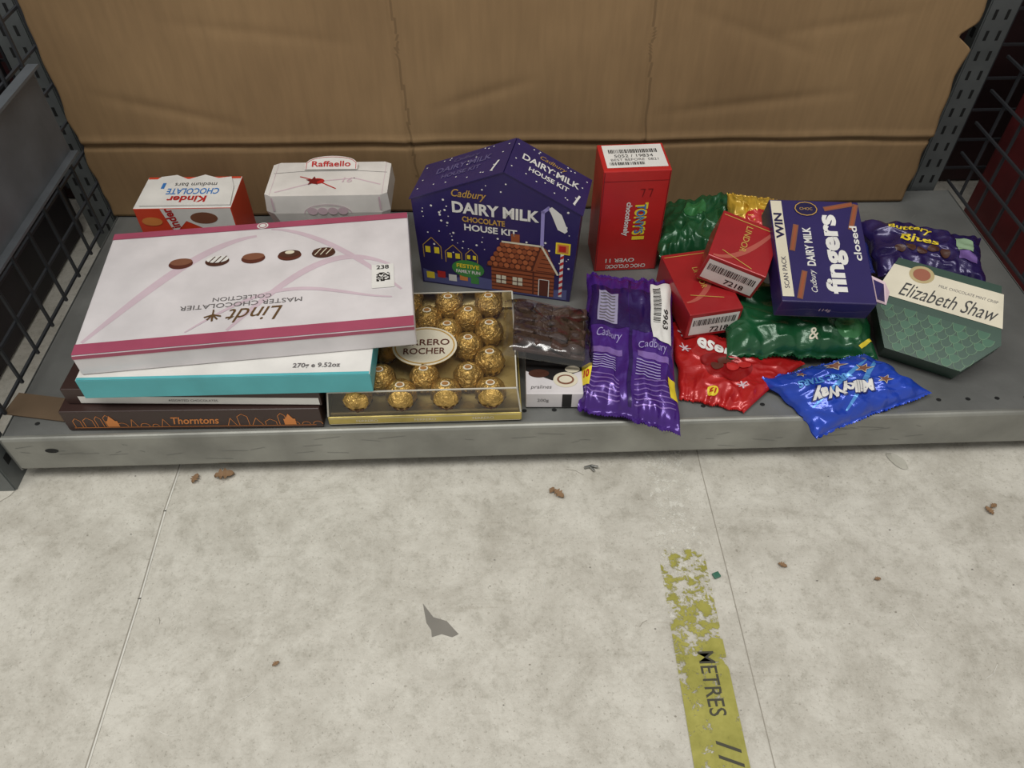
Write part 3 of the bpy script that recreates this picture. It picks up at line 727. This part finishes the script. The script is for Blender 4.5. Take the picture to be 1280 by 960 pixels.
dec(b,txt('Cadbury',-.46,-.03,w=.6,h=.15,rot=0,shear=.3),F,LT,2,ST_);dec(b,txt('Cadbury',.48,-.1,w=.6,h=.15,shear=.3),F,LT,2,ST_)
for j in range(6):
    dec(b,line([(.1,-.86+j*.06),(.9,-.78+j*.06)],.014),F,PFL,1,ST_)
    dec(b,line([(-.9,-.80+j*.05),(-.2,-.86+j*.05)],.014),F,PFL,1,ST_)
dec(b,rect(-.99,-.72,-.78,-.45),F,YEL,2,ST_);dec(b,rect(.82,-.66,.99,-.40),F,YEL,2,ST_)
dec(b,txt('10',-.88,-.58,w=.12,h=.10,bold=.04),F,RED,3,ST_)
dec(b,rect(-.76,.16,-.26,.62),F,mat('grey_lilac_print',(150,144,170),.4),2,ST_)
for j in range(9): dec(b,rect(-.72,.19+j*.047,-.32,.205+j*.047),F,GREY,3,ST_)
dec(b,rect(.46,.0,.92,.86),F,WHITE,3,ST_)
for j in range(24): dec(b,rect(.52,.26+j*.022,.68,.26+j*.022+(.012 if j%3 else .006)),F,BLACK,4,ST_)
dec(b,txt('9963',.80,.32,w=.26,h=.12,rot=-90,bold=.02),F,BLACK,4,ST_)
b.build('chocolate_multipack_bag')
RF=foil('red_foil',(180,32,32),.27,.12)
b=B(); g=Bag(C((.179,.543,.074),(.243,.523,.074),(.325,.592,.078),(.178,.655,.083)),.006,.002,5.1,.0036,2.2,4)
g.mesh(b,RF);F=g.fr_()
dec(b,txt('esers',-.20,.52,w=.75,h=.27,bold=.03,shear=.1),F,WHITE,2,ST_)
dec(b,disc(.0,.05,.5,.36),F,foil('dark_red_foil',(150,22,24)),1,ST_)
for x,y,r in((-.78,.3,.10),(-.75,.75,.10),(.5,-.3,.1)):
    for a_ in range(3): dec(b,line([(x-r*math.cos(a_*1.05),y-r*math.sin(a_*1.05)),(x+r*math.cos(a_*1.05),y+r*math.sin(a_*1.05))],.03),F,PINKL,2+.2*a_,ST_)
for i,(x,y) in enumerate(((-.05,.16),(.12,.08),(-.15,.0),(.3,.18))): dec(b,disc(x,y,.12,.09),F,RED if i%2 else BRICKD,3+.2*i,ST_)
dec(b,disc(-.1,-.72,.15,.15),F,YEL,2,ST_);dec(b,txt('£1',-.1,-.72,w=.18,h=.15,bold=.03),F,RED,3,ST_)
b.build('red_sweets_bag')
GF=foil('green_foil',(26,82,48),.27,.15)
b=B(); g=Bag(C((.236,.590,.088),(.402,.590,.086),(.412,.70,.10),(.235,.70,.10)),.018,.010,7.7,.0060,2.2,4)
g.mesh(b,GF);F=g.fr_()
dec(b,disc(.62,-.45,.2,.25),F,foil('light_green_foil',(52,116,66)),1,ST_);dec(b,txt('&',.1,-.70,w=.12,h=.2,bold=.01),F,CREAM,2,ST_);dec(b,line([(.75,-.85),(.93,-.65)],.06),F,YEL,2,ST_)
b.build('green_sweets_bag')
b=B(); g=Bag(C((.178,.745,.10),(.262,.735,.11),(.285,.850,.125),(.19,.85,.10)),.02,.026,9.7,.007,2.2,4)
g.mesh(b,GF);F=g.fr_();dec(b,disc(.0,.2,.3,.3),F,foil('light_green_foil',(52,116,66)),1,ST_);b.build('foil_wrapped_sweets')
b=B(); g=Bag(C((.262,.748,.10),(.33,.752,.115),(.33,.815,.14),(.264,.812,.152)),.018,.03,1.7,.005,2.6,4)
g.mesh(b,foil('yellow_foil',(206,168,60)));F=g.fr_();dec(b,disc(0,0,.5,.4),F,RF,1,.08);b.build('yellow_sweets_bag')
BF=foil('blue_foil',(38,74,188),.2,.2)
b=B(); g=Bag(C((.316,.497,.064),(.448,.547,.078),(.385,.590,.096),(.268,.565,.080)),.018,.004,3.3,.0038,2.2,3.5,hang=True)
g.mesh(b,BF)
F=g.fr_()
LB=foil('light_blue_foil',(84,152,222))
T20=[i/20 for i in range(21)]
dec(b,ribbon([(-.8+1.5*t,-.3+.9*t) for t in T20],.05),F,LB,.8,ST_)
dec(b,ribbon([(-.4+1.2*t,-.7+1.2*t) for t in T20],.05),F,LB,1.1,ST_)
dec(b,txt('MilkyWay',-.22,-.14,w=1.04,h=.52,rot=166,bold=.09,shear=.15),F,mat('deep_blue_print',(22,34,104),.4),2,ST_)
dec(b,txt('MilkyWay',-.22,-.14,w=.98,h=.44,rot=166,bold=.05,shear=.15),F,WHITE,3.2,ST_)
dec(b,txt('MAGIC STARS',-.3,.30,w=.85,h=.2,rot=166,bold=.04),F,LB,3.2,ST_)
for x,y,r in((.10,.66,.20),(.42,.30,.17),(.5,-.25,.15),(-.5,.68,.1)): dec(b,star(x,y,r,rot=40),F,CREAM,3,ST_);dec(b,star(x,y,r*.8,rot=40),F,CHOC2,4,ST_)
b.build('blue_sweets_bag')
b=B(); g=Bag(C((.428,.700,.112),(.540,.668,.116),(.562,.752,.126),(.427,.790,.126)),.018,.038,8.3,.0050,2.3,4)
g.mesh(b,foil('violet_foil',(48,36,90),.25,.2));F=g.fr_()
dec(b,txt('Buttery',-.30,.50,w=.75,h=.26,rot=-6,bold=.02,shear=.2),F,YEL,2,ST_);dec(b,txt('Bites',-.2,.12,w=.7,h=.28,rot=-6,bold=.02,shear=.2),F,YEL,2,ST_)
dec(b,rect(.5,.0,.8,.5),F,mat('pale_green_print',(140,166,134),.5),2,ST_);dec(b,rect(.45,-.4,.8,-.1),F,PFL,2,ST_)
for i in range(5): dec(b,disc(-.6+.2*i,-.3+.07*(i%2),.095,.12),F,CHOC,2+.2*i,ST_)
b.build('purple_sweets_bag')
b=B(); g=Bag(C((.402,.715,.098),(.422,.700,.118),(.424,.80,.135),(.400,.80,.12)),.006,.01,6.3,.004,3,4)
g.mesh(b,foil('blue_violet_foil',(44,52,130)));b.build('crumpled_wrapper')
# ------------------------------------------------------------ red cartons with labels
RC=mat('crimson_card',(156,34,38),.28,.1,bump=.05)
def redcarton(name,S,loc,rot):
    b=B();b.box(S,O,RC,bevel=.001)
    f=faceframe(S,O,'+z')
    dec(b,ribbon([(-.028+.06*t,-.03+.07*t*t) for t in [i/16 for i in range(17)]],.003),f,mat('rose_gold_print',(190,96,84),.35,.3),1)
    dec(b,txt('LINDOR',0,.005,w=S[0]*.55,rot=-90,bold=.01),f,GOLDP,2);dec(b,line([(-.02,-.02),(.015,-.03)],.001),f,GOLDP,2.5)
    dec(b,rect(-S[0]/2+.002,S[1]/2-.006,S[0]/2-.002,S[1]/2-.005),f,GOLDP,2)
    f=faceframe(S,O,'-y');h=S[2]/2;w=S[0]/2
    dec(b,rect(-w+.004,-h+.005,w-.003,h-.005),f,WHITE,1);barcode(b,f,.0,.005,w*1.6,h*.5);dec(b,txt('7218',.008,-h*.45,w=.022,bold=.02),f,BLACK,2)
    return b.build(name,loc,rot)
redcarton('chocolate_truffle_carton',(.062,.098,.038),(.2135,.674,.1095),(R(4),0,R(12)))
redcarton('truffle_gift_carton',(.066,.066,.044),(.2500,.682,.158),(R(14),R(12),R(-20)))
# ------------------------------------------------------------ fingers carton
S=(.098,.132,.030);b=B();b.box(S,O,PURP,bevel=.0012)
f=faceframe(S,O,'+z')
dec(b,txt('fingers',.013,-.004,w=.102,h=.028,rot=90,bold=.04),f,WHITE,2)
dec(b,txt('DAIRY MILK',-.013,.004,w=.05,h=.009,rot=90,bold=.03),f,WHITE,2);dec(b,txt('Cadbury',-.013,-.040,w=.028,h=.008,rot=90,shear=.3),f,WHITE,2)
dec(b,disc(-.010,.054,.013,.010),f,PURPD,2.5);dec(b,arc(-.010,.054,.012,.001,0,360,ry=.009),f,GOLDP,3);dec(b,txt('CHOC',-.010,.054,w=.014),f,GOLDP,3)
dec(b,rect(-.048,-.06,-.036,.064),f,CREAM,1);dec(b,txt('WIN',-.042,.03,w=.034,h=.0090,rot=90,bold=.03),f,PURPD,2);dec(b,txt('SCAN PACK',-.042,-.03,w=.04,h=.005,rot=90),f,PURPD,2)
for a_,b__ in (((-.03,-.06),(-.022,-.030)),((-.031,.0),(-.024,.03)),((.036,.03),(.045,.06)),((.012,.055),(.04,.062))):
    dec(b,line([a_,b__],.006),f,CHOC2,1.5);dec(b,line([a_,b__],.003),f,BRICK,1.8)
dec(b,txt('closed',.038,.01,w=.045,h=.008,rot=90,bold=.02),f,WHITE,2)
f=faceframe(S,O,'-y');dec(b,txt('114g',.0,0,w=.012),f,PINKL,1.5);dec(b,rect(-.047,-.013,.047,-.0124),f,GREY);dec(b,line([(-.048,-.004),(-.02,.002),(.02,-.003),(.048,.001)],.0006),f,LIL)
tv=[(.049,-.062,.014),(.065,-.058,.002),(.069,-.045,.006),(.063,-.036,.012),(.049,-.03,.014),(.049,-.045,-.012)]
b.add(tv,[[0,1,2,3,4],[0,5,1]],PINKL);b.add([(x,y,z-.0012) for x,y,z in tv],[[4,3,2,1,0]],PURP)
b.build('biscuit_carton',(.3310,.666,.166),(R(17),R(1),R(-2)))
# ------------------------------------------------------------ hexagonal mint box
DG=mat('dark_green_card',(30,62,48),.3,.1);SG=mat('scale_line_print',(80,110,82),.35,.3)
b=B();hw,hh=.068,.053
hexp=[(-hw+.030,-hh),(hw-.028,-hh),(hw,-.012),(hw-.018,hh),(-hw+.012,hh),(-hw,.004)]
prism(b,hexp,-.030,0,DG,mtop=DG)
f=lambda x,y,k=1:Vector((x,y,.00025*k))
def inhex(x,y,mg=.004):
    for i in range(6):
        a_=Vector(hexp[i]);c_=Vector(hexp[(i+1)%6]);d_=c_-a_
        if d_.x*(y-a_.y)-d_.y*(x-a_.x)<mg*d_.length: return False
    return True
SF=[mat('scale_fill_a',(36,84,60),.35,.1),mat('scale_fill_b',(26,64,48),.35,.1)]
for r_ in range(12):
    y=.004-r_*.0068
    for i in range(16):
        x=-.07+i*.0125+(.00625 if r_%2 else 0)
        if inhex(x,y,.007) and y<.002:
            kk=2-.1*r_
            dec(b,poly([(x+.006*math.cos(R(q_)),y+.0090*math.sin(R(q_))) for q_ in range(180,361,20)]),f,SF[(i*7+r_*3)%2],kk)
            dec(b,arc(x,y,.0060,.0005,180,360,8,ry=.0090),f,SG,kk+.05)
dec(b,poly([(-hw+.0015,.006),(hw-.004,.006),(hw-.0135,.044),(-hw+.0095,.044)]),f,CREAM,3)
dec(b,txt('Elizabeth Shaw',.006,.0185,w=.100,h=.016,shear=.35),f,BLACK,4);dec(b,txt('MILK CHOCOLATE MINT CRISP',.022,.033,w=.06),f,GREY,4)
dec(b,disc(-.028,.040,.013,.010),f,mat('mint_biscuit_print',(166,148,104),.4,.2),4);dec(b,disc(-.028,.040,.009,.007),f,BRICK,5)
ux=Vector((.885,-.465,0)).normalized(); vy=Vector((.40,.76,.50)); vy=(vy-ux*vy.dot(ux)).normalized(); nn=ux.cross(vy)
M=Matrix((ux,vy,nn)).transposed().to_4x4()
ob=b.build('mint_chocolate_box'); ob.matrix_world=Matrix.Translation((.462,.620,.124))@M
# ------------------------------------------------------------ camera & light
cam=bpy.data.cameras.new('camera');co=bpy.data.objects.new('camera',cam);scene.collection.objects.link(co)
co.location=(0,0,.69);co.rotation_euler=(R(90-47.5),0,0);cam.sensor_width=36;cam.lens=36*961/1280;cam.clip_start=.01
scene.camera=co
def area(name,loc,sx,sy,e,col,target=(0,.5,0)):
    a_=bpy.data.lights.new(name,'AREA');a_.shape='RECTANGLE';a_.size=sx;a_.size_y=sy;a_.energy=e;a_.color=col
    o=bpy.data.objects.new(name,a_);scene.collection.objects.link(o);o.location=loc
    o.rotation_euler=(Vector(target)-Vector(loc)).to_track_quat('-Z','Y').to_euler();return o
area('ceiling_strip_light',(-.25,-.2,2.5),2.6,.6,52,(1,.985,.945))
w=bpy.data.worlds.new('world');scene.world=w;w.use_nodes=True
w.node_tree.nodes['Background'].inputs[0].default_value=(1,.99,.965,1);w.node_tree.nodes['Background'].inputs[1].default_value=.39
